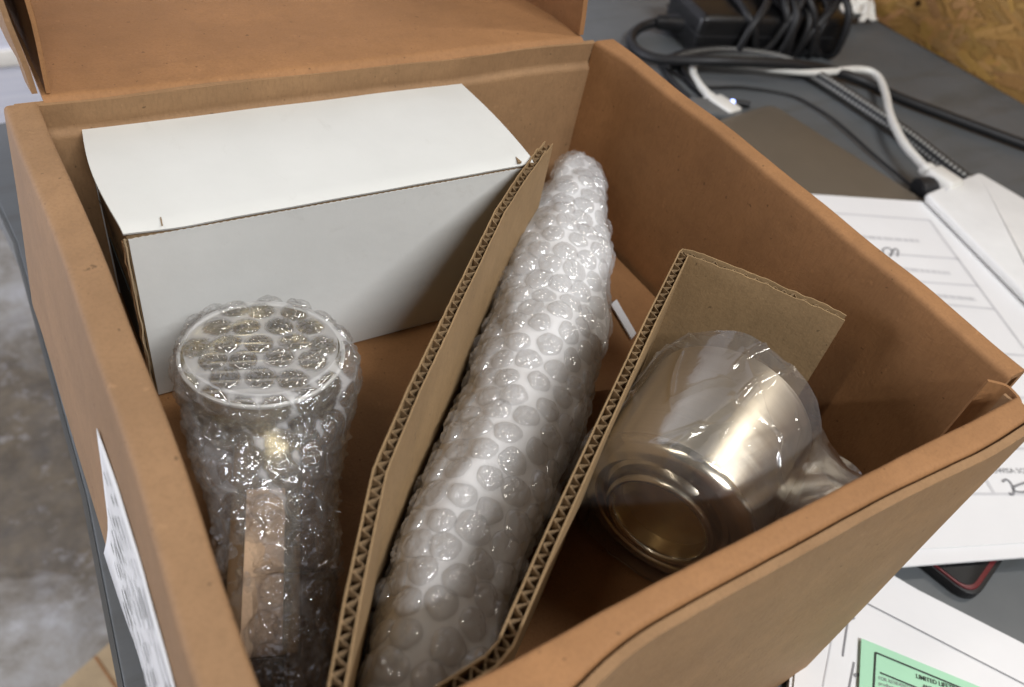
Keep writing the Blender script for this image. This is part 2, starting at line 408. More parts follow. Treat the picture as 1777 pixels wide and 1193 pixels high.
# left wall: rolled over, flat top
pl = resample(round_path([(0.0, .004), (0.0, H), (-.0118, H), (-.0225, .105), (-.0235, .004)], .0022, 4), .008)
def f_left(a, b, y):
    k = b / H
    return (a + wob(0, y, b) * k + (.0014 * math.sin((y - .05) * 15) if b > .1 else 0), y, b + nz(0, y, 1, 30, .0008) * k)
lw = new_obj('left_wall', sweep(pl, frange(-.004, D + .002, 60), f_left, .003), M['kraft_left'], cb)
# right wall: rolled over, open at its front end
pr = resample(round_path([(.2665, .004), (.2668, H), (.2772, H), (.2785, .004)], .0026, 4), .008)
def f_right(a, b, y):
    k = b / H
    bow = .0022 * math.sin(max(0, min(1, (y - .01) / .255)) * math.pi) * k
    return (a + bow + wob(2, y, b, .001) * k - (.004 * max(0, (y - .245) / .025) if a < .27 else 0), y + (.004 - .004 * k if a < .27 else 0), b + nz(4, y, 1, 26, .0009) * k)
rw = new_obj('right_wall', sweep(pr, frange(.0095, D + .001, 60), f_right, -.0028), M['kraft'], cb)
# back wall with the crease below its rim
pb = resample(round_path([(D, .004), (D, H - .0145), (D + .0022, H - .012), (D + .0012, H - .001)], .003), .006)
def f_back(a, b, x):
    k = b / H
    return (x, a + wob(x, 5, b, .001) * k, b + nz(x, 3, 1, 20, .0008) * k)
new_obj('back_wall', sweep(pb, frange(-.0085, .2645, 60), f_back, -.003), M['kraft_out'], cb)
# lid hinged on the back wall, lying back, with its two side ears
la = math.radians(5)
pld = resample(round_path([(D + .0015, H - .002), (D + .0045, H + .0012), (D + .02, H + .0008), (D + .26, H - .24 * math.tan(la))], .003), .01)
def f_lid(a, b, x): return (x, a, b + nz(x, a, 2, 12, .0016) + nz(x, a, 5, 40, .0004))
lid = new_obj('lid', sweep(pld, frange(.0015, .2575, 50), f_lid, -.003), M['kraft'], cb)
def ear(name, x0, lean, y0, y1, hgt, mat, seed, th=.0028, bow=0):
    pe = [Vector((0, hgt * i / 8)) for i in range(9)]
    def fe(a, b, y):
        zl = H - (y - D) * math.tan(la) + .002
        cut = max(0, (.010 - (y - y0)) / .010)
        return (x0 + a + math.tan(lean) * b + bow * math.sin(b / hgt * 3) * (1 + noise.noise((y * 30, seed, b * 20))) + nz(y, b, seed, 35, .0016), y + b * .02 + nz(b, seed, 1, 60, .0014), zl + b)
    return new_obj(name, sweep(pe, frange(y0, y1, 40), fe, th), mat, lid)
ear('ear_flap', .2595, math.radians(-6), D + .006, D + .25, .075, M['kraft'], 1.3)
ear('ear_flap', -.0005, math.radians(-4), D + .006, D + .25, .075, M['kraft_left'], 4.1, .002, 0)
ear('ear_flap', .0030, math.radians(-1), D + .005, D + .25, .075, M['kraft'], 7.7, -.0016, .0012)
# front wall: outer panel, inner panel folded over the top
def f_front(a, b, x):
    k = b / H; open_ = math.exp(-((x - .052) / .020) ** 2) * .0058 + math.exp(-((x - .225) / .032) ** 2) * .0018
    return (x, a - open_ * k * (1 if a < -.002 else .15) + wob(x, 8, b, .0010) * k, b + (nz(x, 2, 3, 25, .0009) + nz(x, 2, a * 3, 110, .0005)) * k - max(0, (x - .2) / .06) ** 2 * .0012 * k)
po = resample(round_path([(-.0056, .004), (-.0056, H - .0016)], .002), .008)
fw = new_obj('front_wall', sweep(po, frange(-.02, .2585, 70), f_front, .0028), M['kraft_out'], cb)
pi = resample(round_path([(.0030, .004), (.0030, H), (-.0045, H - .0008), (-.0050, H - .006)], .0018, 4), .006)
new_obj('front_inner_panel', sweep(pi, frange(.0, .2595, 70), f_front, .0022), M['kraft'], cb)
V_ = [Vector((.2590, .0125)), Vector((.2640, .0080)), Vector((.2625, .0025)), Vector((.2590, .0)) ]
def f_tab(a, b, t): return (a, b, t * (H - .003) + nz(a, b, t, 60, .0012))
new_obj('corner_tab', sweep(resample(round_path(V_, .002), .003), frange(.02, 1, 10), f_tab, .0014), M['kraft'], cb)
pp = resample([Vector((.2585, -.0040)), Vector((.2592, .004))], .004)
new_obj('corner_edge', sweep([Vector((.2590, -.0075)), Vector((.2605, -.004)), Vector((.2606, .006))], frange(.02, .985, 14), lambda a, b, t: (a + nz(t, 2, 3, 9, .0012) + .0016 * (1 - t), b, t * H), .0014), M['kraft_left'], cb)
new_obj('floor_pad', sweep([Vector((.003, ZF - .003)), Vector((.13, ZF - .003)), Vector((.264, ZF - .003))], frange(.004, D - .001, 30),
        lambda a, b, y: (a, y, b + nz(a, y, 1, 14, .0006)), .003), M['kraft'], cb)
new_obj('bottom', box_mesh(.298, .272, .003, .0005), M['kraft'], cb, Matrix.Translation((.127, .134, .0008)))
# shipping label on the outside of the left wall
LP = Vector((-.0118, .1, H)); LN = Vector((-(H - .105), 0, .0107)).normalized()
def lab(px, py): return at_plane(px, py, LP + LN * .0012, LN)
top = [lab(*q) for q in ((141, 674), (166, 745), (205, 865), (252, 1010), (300, 1180))]
print('label', [tuple(round(c, 3) for c in p) for p in top], [tuple(round(c, 3) for c in lab(*q)) for q in ((141, 674), (160, 800), (186, 930), (203, 1050), (240, 1193))])
ztop = .170; zbot = .104
def lp(y, z):
    x = f_left(-.0118 - (H - z) / (H - .105) * .0107, z, y)[0]
    return Vector((x - .0006, y, z))
ys = frange(-.01, .132, 24); zs = frange(zbot, ztop, 10)
lv = []; lf = []
for j, y in enumerate(ys):
    for i, z in enumerate(zs):
        q = lp(y, z - (.132 - y) * .02); curl = max(0, 1 - i / 3) ** 2 * .0018 * (0.5 + 0.5 * math.sin(y * 60))
        lv.append((q.x - curl + nz(y, z, 1, 40, .0005), q.y, q.z))
n_ = len(zs)
for j in range(len(ys) - 1):
    for i in range(n_ - 1): lf.append((j * n_ + i, j * n_ + i + 1, (j + 1) * n_ + i + 1, (j + 1) * n_ + i))
sl = new_obj('shipping_label', mesh_from(lv, lf), M['paper'], lw)
sl.modifiers.new('thickness', 'SOLIDIFY').thickness = .0003
def lab_rect(name, y0, y1, z0, z1):
    V = [lp(y, z - (.132 - y) * .02) + Vector((-.0009, 0, 0)) for y, z in ((y0, z0), (y1, z0), (y1, z1), (y0, z1))]
    new_obj(name, mesh_from(V, [(0, 1, 2, 3)], False), M['ink_dark'], sl)
for r_ in range(9):
    z = ztop - .008 - r_ * .0062; y = .122 - .004 * (r_ % 3)
    while y > .012:
        w = random.uniform(.003, .014)
        if random.random() < .8: lab_rect('print', y - w, y, z - random.choice((.0009, .0012, .002)), z)
        y -= w + random.uniform(.0015, .005)
y = .05
while y > -.005:
    w = random.choice((.0006, .001, .0016)); lab_rect('barcode_bar', y - w, y, zbot + .03, ztop - .006); y -= w + random.choice((.0006, .001))

# ------------------------------------------------------------------ corrugated dividers
def corrugated(root, path, zt, zb, t=.0038, pitch=.0043, seed=0, mat='tan'):
    """two liners with a real fluted sheet between them; path = plan polyline, zt(s) = top edge height"""
    path = resample([Vector(p) for p in path], .0014)
    s = [0.0]
    for a, b in zip(path, path[1:]): s.append(s[-1] + (b - a).length)
    def board(off, th, zadd, jit, mt, name):
        A = offset_path(path, off - th / 2); B = offset_path(path, off + th / 2); V = []; F = []; n = len(path)
        for i in range(n):
            z = zt(s[i]) + zadd + noise.noise((s[i] * 260, seed + off * 1e3, 0)) * jit + noise.noise((s[i] * 60, seed + off * 1e3, 5)) * jit
            for q in (A[i], B[i]):
                V.append((q.x, q.y, zb)); V.append((q.x, q.y, z))
        for i in range(n - 1):
            a, b = i * 4, i * 4 + 4
            F += [(a, b, b + 1, a + 1), (a + 2, a + 3, b + 3, b + 2), (a + 1, b + 1, b + 3, a + 3), (a, a + 2, b + 2, b)]
        F += [(0, 1, 3, 2), ((n - 1) * 4, (n - 1) * 4 + 2, (n - 1) * 4 + 3, (n - 1) * 4 + 1)]
        new_obj(name, mesh_from(V, F, True, 40), M[mt], root)
    board(t / 2, .0005, 0, .0007, mat, 'liner'); board(-t / 2, .0005, 0, .0008, mat, 'liner')
    fine = resample(path, .0005); ss = [0.0]
    for a, b in zip(fine, fine[1:]): ss.append(ss[-1] + (b - a).length)
    V = []; F = []; n = len(fine)
    for i, q in enumerate(fine):
        ph = ss[i] / pitch * 2 * math.pi + 1.7 * noise.noise((ss[i] * 70, seed, 2))
        tg = (fine[min(i + 1, n - 1)] - fine[max(i - 1, 0)]).normalized(); nr = Vector((-tg.y, tg.x))
        w = math.sin(ph); w = w * (t / 2 - .0004) * (1 + .35 * min(0, noise.noise((ss[i] * 110, seed, 9)))) + .0003 * noise.noise((ss[i] * 260, seed, 4))
        z = zt(ss[i]) - .0011 + noise.noise((ss[i] * 300, seed, 7)) * .0009
        for o in (-.00022, .00022):
            p = q + nr * (w + o); V.append((p.x, p.y, zb)); V.append((p.x, p.y, z))
    for i in range(n - 1):
        a, b = i * 4, i * 4 + 4
        F += [(a, b, b + 1, a + 1), (a + 2, a + 3, b + 3, b + 2), (a + 1, b + 1, b + 3, a + 3)]
    new_obj('fluting', mesh_from(V, F, True, 60), M['tan_flute'], root)
d1 = thing('cardboard_divider', 'long corrugated divider between the white carton and the long bubble wrapped roll', 'divider', 'corrugated dividers inside the box')
corrugated(d1, [(.198, .2085), (.147, .167), (.110, .1315), (.074, .0955), (.0495, .0695), (.0275, .0375), (.0130, .0150)],
           lambda s: .190 + .0012 * math.sin(s * 40) - (.002 if s < .012 else 0), ZF, seed=1)
d2 = thing('cardboard_divider', 'corrugated divider folded at a corner around the nickel cup, right of the roll', 'divider', 'corrugated dividers inside the box')
corrugated(d2, [(.2455, .0640), (.2290, .0905), (.2085, .1205), (.170, .0935), (.130, .0645), (.086, .0325), (.0570, .0105), (.0515, .0085), (.030, .0072)],
           lambda s: .189 + .0008 * math.sin(s * 50) - (.004 * max(0, (s - .245) / .03)), ZF, seed=6)

# ------------------------------------------------------------------ white carton
UPV = (0, 0, 1)
wc = thing('white_carton', 'glossy white carton with a brown corrugated seam standing against the back wall', 'carton', None, (.0116, .1988, ZF + .0008))
wc.rotation_euler.z = -.0151
WL, WW, WH = .1696, .0682, .0845
def quad_grid(P, nu, nv, fn):
    V = []; F = []
    for j in range(nv + 1):
        for i in range(nu + 1): V.append(fn(i / nu, j / nv))
    for j in range(nv):
        for i in range(nu): a = j * (nu + 1) + i; F.append((a, a + 1, a + nu + 2, a + nu + 1))
    return V, F
def solid_panel(fn, nu, nv, th, name, mat, parent):
    V, F = quad_grid(None, nu, nv, fn); o = new_obj(name, mesh_from(V, F), mat, parent)
    md = o.modifiers.new('thickness', 'SOLIDIFY'); md.thickness = th; md.offset = 0; es = o.modifiers.new('edges', 'EDGE_SPLIT'); es.split_angle = math.radians(40); return o
# front, back, right faces
solid_panel(lambda u, v: (u * WL + .0008, .0 + .0012 * math.sin(u * 3.14) * math.sin(v * 3.14), v * (WH - .0022)), 24, 12, .0012, 'front_panel', M['white_card'], wc)
solid_panel(lambda u, v: (u * WL, WW, v * (WH - .001)), 8, 4, .0012, 'back_panel', M['white_card'], wc)
solid_panel(lambda u, v: (WL - .0005, .001 + v * (WW - .002), u * (WH - .003)), 4, 4, .0012, 'end_panel', M['white_card'], wc)
# top: bowed left edge, tuck flap with a rounded fold
def topf(u, v):
    bow = .0026 * math.sin(math.pi * v) * (1 - u) ** 3
    x = -.0006 + u * (WL + .0004) - bow; z = WH + .0012 + .0011 * math.sin(math.pi * v) + nz(u * .3, v * .1, 1, 16, .0005) + (.0012 * (1 - v) * max(0, 1 - u * 9))
    return (x, -.0012 + v * (WW + .0012), z - .0012 * max(0, 1 - v * 14) ** 2)
solid_panel(topf, 40, 24, .001, 'top_panel', M['white_card'], wc)
# brown seam: corrugated edge showing along the front of the top
V = []; F = []; n = 420
for i in range(n + 1):
    x = .0005 + (WL - .001) * i / n; w = math.sin(x / .0026 * 2 * math.pi) * .0004
    V += [(x, .0003 + w * .2, WH - .0030), (x, -.0001 + w, WH + .00055), (x, .0060, WH + .0004)]
for i in range(n): a = i * 3; F += [(a, a + 3, a + 4, a + 1), (a + 1, a + 4, a + 5, a + 2)]
new_obj('seam_flutes', mesh_from(V, F, True, 60), M['tan_flute'], wc)
new_obj('tuck_cut', strip_line('x', (.0125, -.0012, WH + .0014), (.0131, .0034, WH + .0018), .0005, UPV, None, M['tan_flute'], .0006).data, None, wc)
new_obj('tuck_cut', prism([(WL - .0085, -.0010), (WL - .0068, -.0012), (WL - .0074, .0030)], WH + .0012, WH + .0023), M['tan_flute'], wc)
for o in list(bpy.data.objects):
    if o.name.startswith('x') and o.parent is None: bpy.data.objects.remove(o)
# left end: kraft, set back, with white torn corner edge and black print
solid_panel(lambda u, v: (.0010 - .0006 * math.sin(v * 3), .0012 + v * (WW - .003), u * (WH - .0022)), 6, 6, .0012, 'end_panel', M['tan'], wc)
def edge_fn(u, v): return (-.0004 + nz(v, u, 3, 9, .0009), .0002 + u * .0016 + nz(v, 1, u, 12, .0006), v * (WH - .003))
solid_panel(edge_fn, 2, 26, .0006, 'torn_edge', M['edge'], wc)
solid_panel(lambda u, v: (-.0009 + nz(v, u, 8, 14, .0009), .0022 + u * .0014, .002 + v * (WH - .007)), 2, 26, .0005, 'torn_edge', M['kraft_out'], wc)
place_text('end_print', 'SA277/NIO-295', (-.0007, .058, WH * .70), (-.0007, .010, WH * .70), (-1, 0, 0), wc, M['ink_dark'], 1.5, True)
new_obj('end_print', box_mesh(.0004, .040, .030), M['ink_dark'], wc, Matrix.Translation((-.0006, .03, .016)))

# ------------------------------------------------------------------ bubble wrap
def dome_variants(k, seed, mat='bubble'):
    out = []
    rr = np.random.default_rng(seed)
    for q in range(k):
        V = [(0, 0, 0)]; F = []; nr, ns = 16, 44; hgt = rr.uniform(.40, .62); fx, fy = rr.uniform(-.12, .12, 2)
        folds = [(rr.uniform(0, math.pi), rr.uniform(-.45, .45), rr.uniform(.04, .14), rr.uniform(.035, .12)) for _ in range(rr.integers(3, 8))]
        dents = [(rr.uniform(-.45, .45), rr.uniform(-.45, .45), rr.uniform(.15, .35), rr.uniform(.03, .14)) for _ in range(2)]
        def hz(x, y):
            rho = min(1, math.hypot(x, y)); z = hgt * max(0, 1 - rho ** 2.4) ** .62
            for a, d, amp, w in folds:
                t = x * math.cos(a) + y * math.sin(a) - d; z -= amp * math.exp(-(t / w) ** 2) * (1 - rho ** 4) * .8
            for dx, dy, w, amp in dents: z -= amp * math.exp(-((x - dx) ** 2 + (y - dy) ** 2) / w ** 2)
            z += noise.noise((x * 3.1 + q * 7, y * 3.1, seed)) * .05 * (1 - rho ** 6) - (.10 * max(0, .22 - abs(noise.noise((x * 1.9 + q * 5, y * 1.9, seed + 3)))) / .22 + .05 * max(0, .2 - abs(noise.noise((x * 4.1 + q * 3, y * 4.1, seed + 8)))) / .2) * (1 - rho ** 6)
            return max(z, 0.0 if rho < .99 else 0)
        V = [(fx * 0, 0, hz(0, 0))]
        for j in range(1, nr + 1):
            rho = math.sin(j / nr * math.pi / 2)
            for i in range(ns):
                a = 2 * math.pi * i / ns; wv = 1 + .04 * math.sin(3 * a + q) + .03 * math.sin(5 * a + 2 * q)
                x, y = rho * math.cos(a) * wv, rho * math.sin(a) * wv
                V.append((x, y, hz(rho * math.cos(a), rho * math.sin(a)) - (.12 if j == nr else 0)))
        for i in range(ns): F.append((0, 1 + i, 1 + (i + 1) % ns))
        for j in range(nr - 1):
            for i in range(ns): a = 1 + j * ns; F.append((a + i, a + (i + 1) % ns, a + ns + (i + 1) % ns, a + ns + i))
        me = mesh_from(V, F, True, 80); me.materials.append(M[mat]); out.append(me)
    return out
DOMES = dome_variants(12, 11); DOMES_CLEAR = dome_variants(10, 23, 'bubble_clear')

class Loft:
    """skin over a spine: stations (centre, semi-axis a along side, b along up), with lumpy noise"""
    def __init__(self, st, seed, lump=.0012):
        self.c = catmull([s[0] for s in st], 24); k = len(self.c); m = len(st)
        ab = np.array([(s[1], s[2]) for s in st]); xs = np.linspace(0, m - 1, k)
        self.a = np.interp(xs, range(m), ab[:, 0]); self.b = np.interp(xs, range(m), ab[:, 1])
        self.seed = seed; self.lump = lump; self.side = []; self.up = []; self.s = [0.0]
        for i in range(k):
            t = (self.c[min(i + 1, k - 1)] - self.c[max(i - 1, 0)]).normalized()
            sd = t.cross(Vector((0, 0, 1))).normalized(); self.side.append(sd); self.up.append(sd.cross(t).normalized())
            if i: self.s.append(self.s[-1] + (self.c[i] - self.c[i - 1]).length)
        self.L = self.s[-1]
    def P(self, s, th, grow=0.0):
        f = np.interp(s, self.s, range(len(self.s))); i = int(min(f, len(self.s) - 2)); w = f - i
        c = self.c[i].lerp(self.c[i + 1], w); sd = self.side[i].lerp(self.side[i + 1], w); up = self.up[i].lerp(self.up[i + 1], w)
        a = self.a[i] * (1 - w) + self.a[i + 1] * w; b = self.b[i] * (1 - w) + self.b[i + 1] * w
        l = noise.noise((s * 45, math.cos(th) * 1.6, math.sin(th) * 1.6 + self.seed)) * self.lump
        return c + sd * math.cos(th) * (a + l + grow) + up * math.sin(th) * (b + l + grow)
    def N(self, s, th):
        e = 1e-3
        n = (self.P(s, th + .05) - self.P(s, th - .05)).cross(self.P(min(s + e, self.L), th) - self.P(max(s - e, 0), th)).normalized()
        f = int(min(np.interp(s, self.s, range(len(self.s))), len(self.s) - 1))
        return n if n.dot(self.P(s, th) - self.c[f]) > 0 else -n
    def circ(self, s): return math.pi * (np.interp(s, self.s, self.a) + np.interp(s, self.s, self.b))

def wrap(root, lf, pitch, sheet_mat, extra=(), cap0=None, jit=.1, squash=1.0, limit=300, skip=None, domes=DOMES, thin=None, wmin=.1):
    spots = []; s = pitch * .35; row = 0
    while s < lf.L - pitch * .2:
        n = max(5, round(lf.circ(s) / pitch)); off = (row % 2) * .5 + .06 * random.random()
        for k in range(n):
            th = 2 * math.pi * (k + off) / n + random.gauss(0, jit) * .5 * 2 * math.pi / n; s2 = s + random.gauss(0, jit) * pitch * .5
            s2 = min(max(s2, 0.001), lf.L - .001)
            if skip and skip(s2, th): continue
            spots.append((lf.P(s2, th), lf.N(s2, th)))
        s += pitch * .86; row += 1
    spots += list(extra)
    # sheet
    ns = int(lf.L / .0011); nt = 150; V = []; F = []
    for j in range(ns + 1):
        for i in range(nt): V.append(lf.P(lf.L * j / ns, 2 * math.pi * i / nt))
    for j in range(ns):
        for i in range(nt): F.append((j * nt + i, j * nt + (i + 1) % nt, (j + 1) * nt + (i + 1) % nt, (j + 1) * nt + i))
    A = np.array([tuple(v) for v in V]); B = np.array([tuple(p) for p, _ in spots])
    d = np.full(len(A), 9.0)
    for i in range(0, len(A), 4000): d[i:i + 4000] = np.sqrt(((A[i:i + 4000, None] - B[None]) ** 2).sum(-1)).min(1)
    R = pitch * .49
    weld = np.clip((d - R * .82) / (R * .22), 0, 1) * (1 - wmin) + wmin
    if thin: weld *= np.array([1 - .6 * min(1, max(0, (lf.L * (i // nt) / ns - thin) / .02)) for i in range(len(A))])
    ctr = np.array([tuple(lf.c[int(min(np.interp(lf.L * (i // nt) / ns, lf.s, range(len(lf.s))), len(lf.s) - 1))]) for i in range(len(A))])
    dirs = A - ctr; dirs /= np.linalg.norm(dirs, axis=1)[:, None] + 1e-9
    A = A - dirs * (np.clip(1 - d / R, -.6, .3)[:, None] * -.0006)
    me = mesh_from(A, F); at_ = me.attributes.new('weld', 'FLOAT', 'POINT'); at_.data.foreach_set('value', weld.astype(np.float32))
    new_obj('backing_sheet', me, sheet_mat, root)
    # bubbles: the ones that show are parts of their own
    cp = Vector(CAM); order = []
    for p, n in spots:
        v = (cp - p); order.append((-(n.dot(v.normalized())) + v.length * .3, p, n))
    order.sort(key=lambda t: t[0]); rest = []
    for q, (_, p, n) in enumerate(order):
        r = R * random.uniform(.88, 1.06)
        mw = Matrix.Translation(p - n * .0004) @ n.to_track_quat('Z', 'Y').to_matrix().to_4x4() @ Matrix.Rotation(random.uniform(0, 6.28), 4, 'Z') @ Matrix.Diagonal((r, r * random.uniform(.9, 1.1), r * random.uniform(.75, 1.15) * squash, 1))
        if q < limit: new_obj('bubble', random.choice(domes), None, root, mw)
        else: rest.append(mw)
    if rest:
        V = []; F = []
        for mw in rest:
            dm = random.choice(domes); b0 = len(V); V += [mw @ v.co for v in dm.vertices]; F += [tuple(b0 + i for i in p.vertices) for p in dm.polygons]
        o = new_obj('hidden_bubbles', mesh_from(V, F, True, 80), M['bubble'], root); o['kind'] = 'stuff'
def loft_mesh(lf, grow, ns=60, nt=48, s0=0, s1=None):
    s1 = lf.L if s1 is None else s1; V = []; F = []
    for j in range(ns + 1):
        for i in range(nt): V.append(lf.P(s0 + (s1 - s0) * j / ns, 2 * math.pi * i / nt, grow))
    for j in range(ns):
        for i in range(nt): F.append((j * nt + i, j * nt + (i + 1) % nt, (j + 1) * nt + (i + 1) % nt, (j + 1) * nt + i))
    F.append(tuple(range(nt))); F.append(tuple(ns * nt + i for i in range(nt)))
    return mesh_from(V, F)

# long roll between the dividers
st = []
for cx, cy, hw, zc in ((1008, 283, 22, .146), (1000, 310, 40, .143), (990, 370, 62, .139), (966, 450, 92, .135), (953, 560, 101, .131), (925, 650, 104, .130), (893, 750, 108, .129), (850, 850, 108, .129), (802, 950, 108, .129), (770, 1050, 106, .129), (735, 1160, 104, .129), (690, 1290, 98, .129)):
    p = at(cx, cy, zc); r = hw * depth(p) / FPX * .985
    st.append((p, r, min(r, zc - ZF - .003)))
print('roll', [tuple(round(c, 3) for c in s[0]) + (round(s[1], 4),) for s in st])
roll = thing('bubble_wrap_roll', 'long roll of clear bubble wrap lying between the two corrugated dividers', 'bubble wrap')
lf = Loft(st, 2.2, .0030)
wrap(roll, lf, .0118, M['wrap_sheet'], limit=300, jit=.11, squash=1.2, wmin=.82)
new_obj('inner_layer', loft_mesh(lf, -.0035), M['wrap_inner'], roll)
new_obj('core', tube([lf.P(lf.L * f, 1.57, 0).lerp(lf.P(lf.L * f, -1.57, 0), .5) for f in (.08, .3, .5, .7, .98)], lambda t: .0085, 20), M['nickel_polish'], roll)
new_obj('core_sleeve', tube([lf.P(lf.L * f, 1.57, 0).lerp(lf.P(lf.L * f, -1.57, 0), .5) for f in (.12, .3, .5, .75)], lambda t: .0145, 24), M['tissue'], roll)

# fixture head in bubble wrap, left
hz0 = .162
C0 = at(456, 612, hz0)
axis = Vector((.04, .10, 1.0)).normalized()         # head leans away from the camera
fx = thing('wrapped_fixture', 'round nickel fixture head with a tan faced stem inside the left bubble wrap', 'light fixture')
RH = .0286
mwh = Matrix.Translation(C0) @ axis.to_track_quat('Z', 'Y').to_matrix().to_4x4()
new_obj('head', lathe([(.0115, -.040), (.0118, -.036), (.0225, -.031), (.0262, -.026), (RH - .0006, -.018), (RH, -.002), (RH, 0), (RH - .0011, .0004), (RH - .0016, -.001), (RH - .002, -.010), (RH - .004, -.0105), (.022, -.0108), (.0001, -.0112)], 72), M['nickel_in'], fx, mwh)
new_obj('rim_ring', lathe([(RH - .0009, -.0006), (RH + .0001, -.0008), (RH + .0004, .0004), (RH - .0002, .0009), (RH - .0009, .0004), (RH - .0009, -.0006)], 72), M['white_plastic'], fx, mwh)
ri = mwh.inverted().to_3x3() @ (at(600, 612, hz0) - at(310, 622, hz0)); RIB = math.atan2(ri.y, ri.x)
for q in range(-4, 5):
    hl = math.sqrt(max(0, .0235 ** 2 - (q * .0052) ** 2))
    if hl > .003: new_obj('face_rib', box_mesh(hl * 2, .0024, .0022, .0006), M['nickel_polish'], fx, mwh @ Matrix.Rotation(RIB, 4, 'Z') @ Matrix.Translation((0, q * .0052, -.0108)))
tA = at(462, 850, .1415); tB = at(453, 1140, .1305)
td = (tB - tA); tl_ = td.length; tx = td.normalized(); tyv = Vector((0, 0, 1)).cross(tx).normalized(); tz = tx.cross(tyv)
mst = Matrix((tx.to_4d(), tyv.to_4d(), tz.to_4d(), (0, 0, 0, 1))).transposed(); mst = Matrix(((tx.x, tyv.x, tz.x, tA.x), (tx.y, tyv.y, tz.y, tA.y), (tx.z, tyv.z, tz.z, tA.z), (0, 0, 0, 1)))
new_obj('stem', box_mesh(tl_ + .03, .0235, .010, .002), M['nickel_polish'], fx, mst @ Matrix.Translation((tl_ / 2 - .015, 0, -.0112)))
new_obj('tan_face', box_mesh(tl_, .0125, .0016, .0003), M['tan_pale'], fx, mst @ Matrix.Translation((tl_ / 2, 0, -.0008)))
new_obj('end_cap', box_mesh(.022, .014, .012, .002), M['black'], fx, mst @ Matrix.Translation((tl_ + .0112, .0005, -.0112)))

bw = thing('bubble_wrap', 'clear bubble wrap bundled around the round fixture head, in front of the white carton', 'bubble wrap')
st = []
st.append((C0 + axis * .0035, .0262, .0262)); st.append((C0 + axis * .0015, .0292, .0292)); sh = Vector((.0022, -.0008, 0)); st.append((C0 - axis * .004 + sh * .6, .0318, .0308)); st.append((C0 - axis * .013 + sh, .0322, .030))
for cx, cy, hw, zc, b in ((468, 770, 130, .140, .022), (474, 830, 112, .133, .0185), (480, 900, 106, .128, .0165), (484, 970, 102, .125, .0150), (486, 1060, 88, .1225, .0140), (488, 1150, 78, .121, .0130), (490, 1260, 70, .1205, .012)):
    p = at(cx, cy, zc); st.append((p, hw * depth(p) / FPX * .93, b))
class LoftV(Loft):
    pass
lb = Loft(st, 8.8, .0014)
# spine starts nearly vertical: keep the frame steady by blending
for i in range(len(lb.c)):
    k = len(lb.c); w_ = min(1, max(0, lb.s[i] / lb.L * 1.15)); w_ = w_ * w_ * (3 - 2 * w_); t = (-axis).lerp((lb.c[-1] - lb.c[k // 2]).normalized(), w_).normalized()
    sd = (Vector((1, -.33, 0)) - t * t.dot(Vector((1, -.33, 0)))).normalized(); lb.side[i] = sd; lb.up[i] = sd.cross(t).normalized()
    if lb.up[i].dot(Vector((0, 1, .3))) < 0: lb.up[i] = -lb.up[i]
cap = []
capm = mwh @ Matrix.Translation((0, 0, .0036))
pc = .0108
for j in range(-4, 5):
    for i in range(-4, 5):
        x = (i + .5 * (j % 2)) * pc + random.gauss(0, .0007); y = j * pc * .87 + random.gauss(0, .0007)
        if math.hypot(x, y) < .0245: cap.append((capm @ Vector((x, y, .0012 - 2.2 * (x * x + y * y))), axis.copy()))
wrap(bw, lb, .0112, M['wrap_sheet_clear'], extra=cap, limit=300, jit=.18, squash=1.1, domes=DOMES_CLEAR, skip=lambda s, th: s > .05 and random.random() < .2, thin=.05)
V = []; F = []; ns_, nt_ = 110, 150
for j in range(ns_ + 1):
    for i in range(nt_):
        s_ = .034 + (lb.L - .036) * j / ns_; th = 2 * math.pi * i / nt_; q_ = (s_ * 55, math.cos(th) * 2.3, math.sin(th) * 2.3)
        rdg = max(0, .16 - abs(noise.noise(q_))) / .16 + .6 * max(0, .14 - abs(noise.noise((q_[0] * 2.1 + 4, q_[1] * 2, q_[2] * 2)))) / .14
        V.append(lb.P(s_, th, .0006 + .0022 * rdg))
for j in range(ns_):
    for i in range(nt_): F.append((j * nt_ + i, j * nt_ + (i + 1) % nt_, (j + 1) * nt_ + (i + 1) % nt_, (j + 1) * nt_ + i))
new_obj('outer_film', mesh_from(V, F, True, 80), M['film_loose'], bw)
V = [(0, 0, .0014)]; F = []; dd = []
for j in range(1, 25):
    r = .0265 * j / 24
    for i in range(72): a = 2 * math.pi * i / 72; V.append((r * math.cos(a), r * math.sin(a), .0012 - 2.2 * r * r + nz(r * math.cos(a), r * math.sin(a), 1, 120, .0006)))
for i in range(72): F.append((0, 1 + i, 1 + (i + 1) % 72))
for j in range(23):
    for i in range(72): a = 1 + j * 72; F.append((a + i, a + (i + 1) % 72, a + 72 + (i + 1) % 72, a + 72 + i))
A = np.array(V); Bc = np.array([tuple(capm.inverted() @ p) for p, _ in cap]); dmin = np.sqrt(((A[:, None, :2] - Bc[None, :, :2]) ** 2).sum(-1)).min(1)
me = mesh_from(V, F); a_ = me.attributes.new('weld', 'FLOAT', 'POINT'); a_.data.foreach_set('value', (np.clip((dmin - .0043) / .001, 0, 1) * .8 + .12).astype(np.float32))
new_obj('top_sheet', me, M['wrap_sheet_clear'], bw, capm)

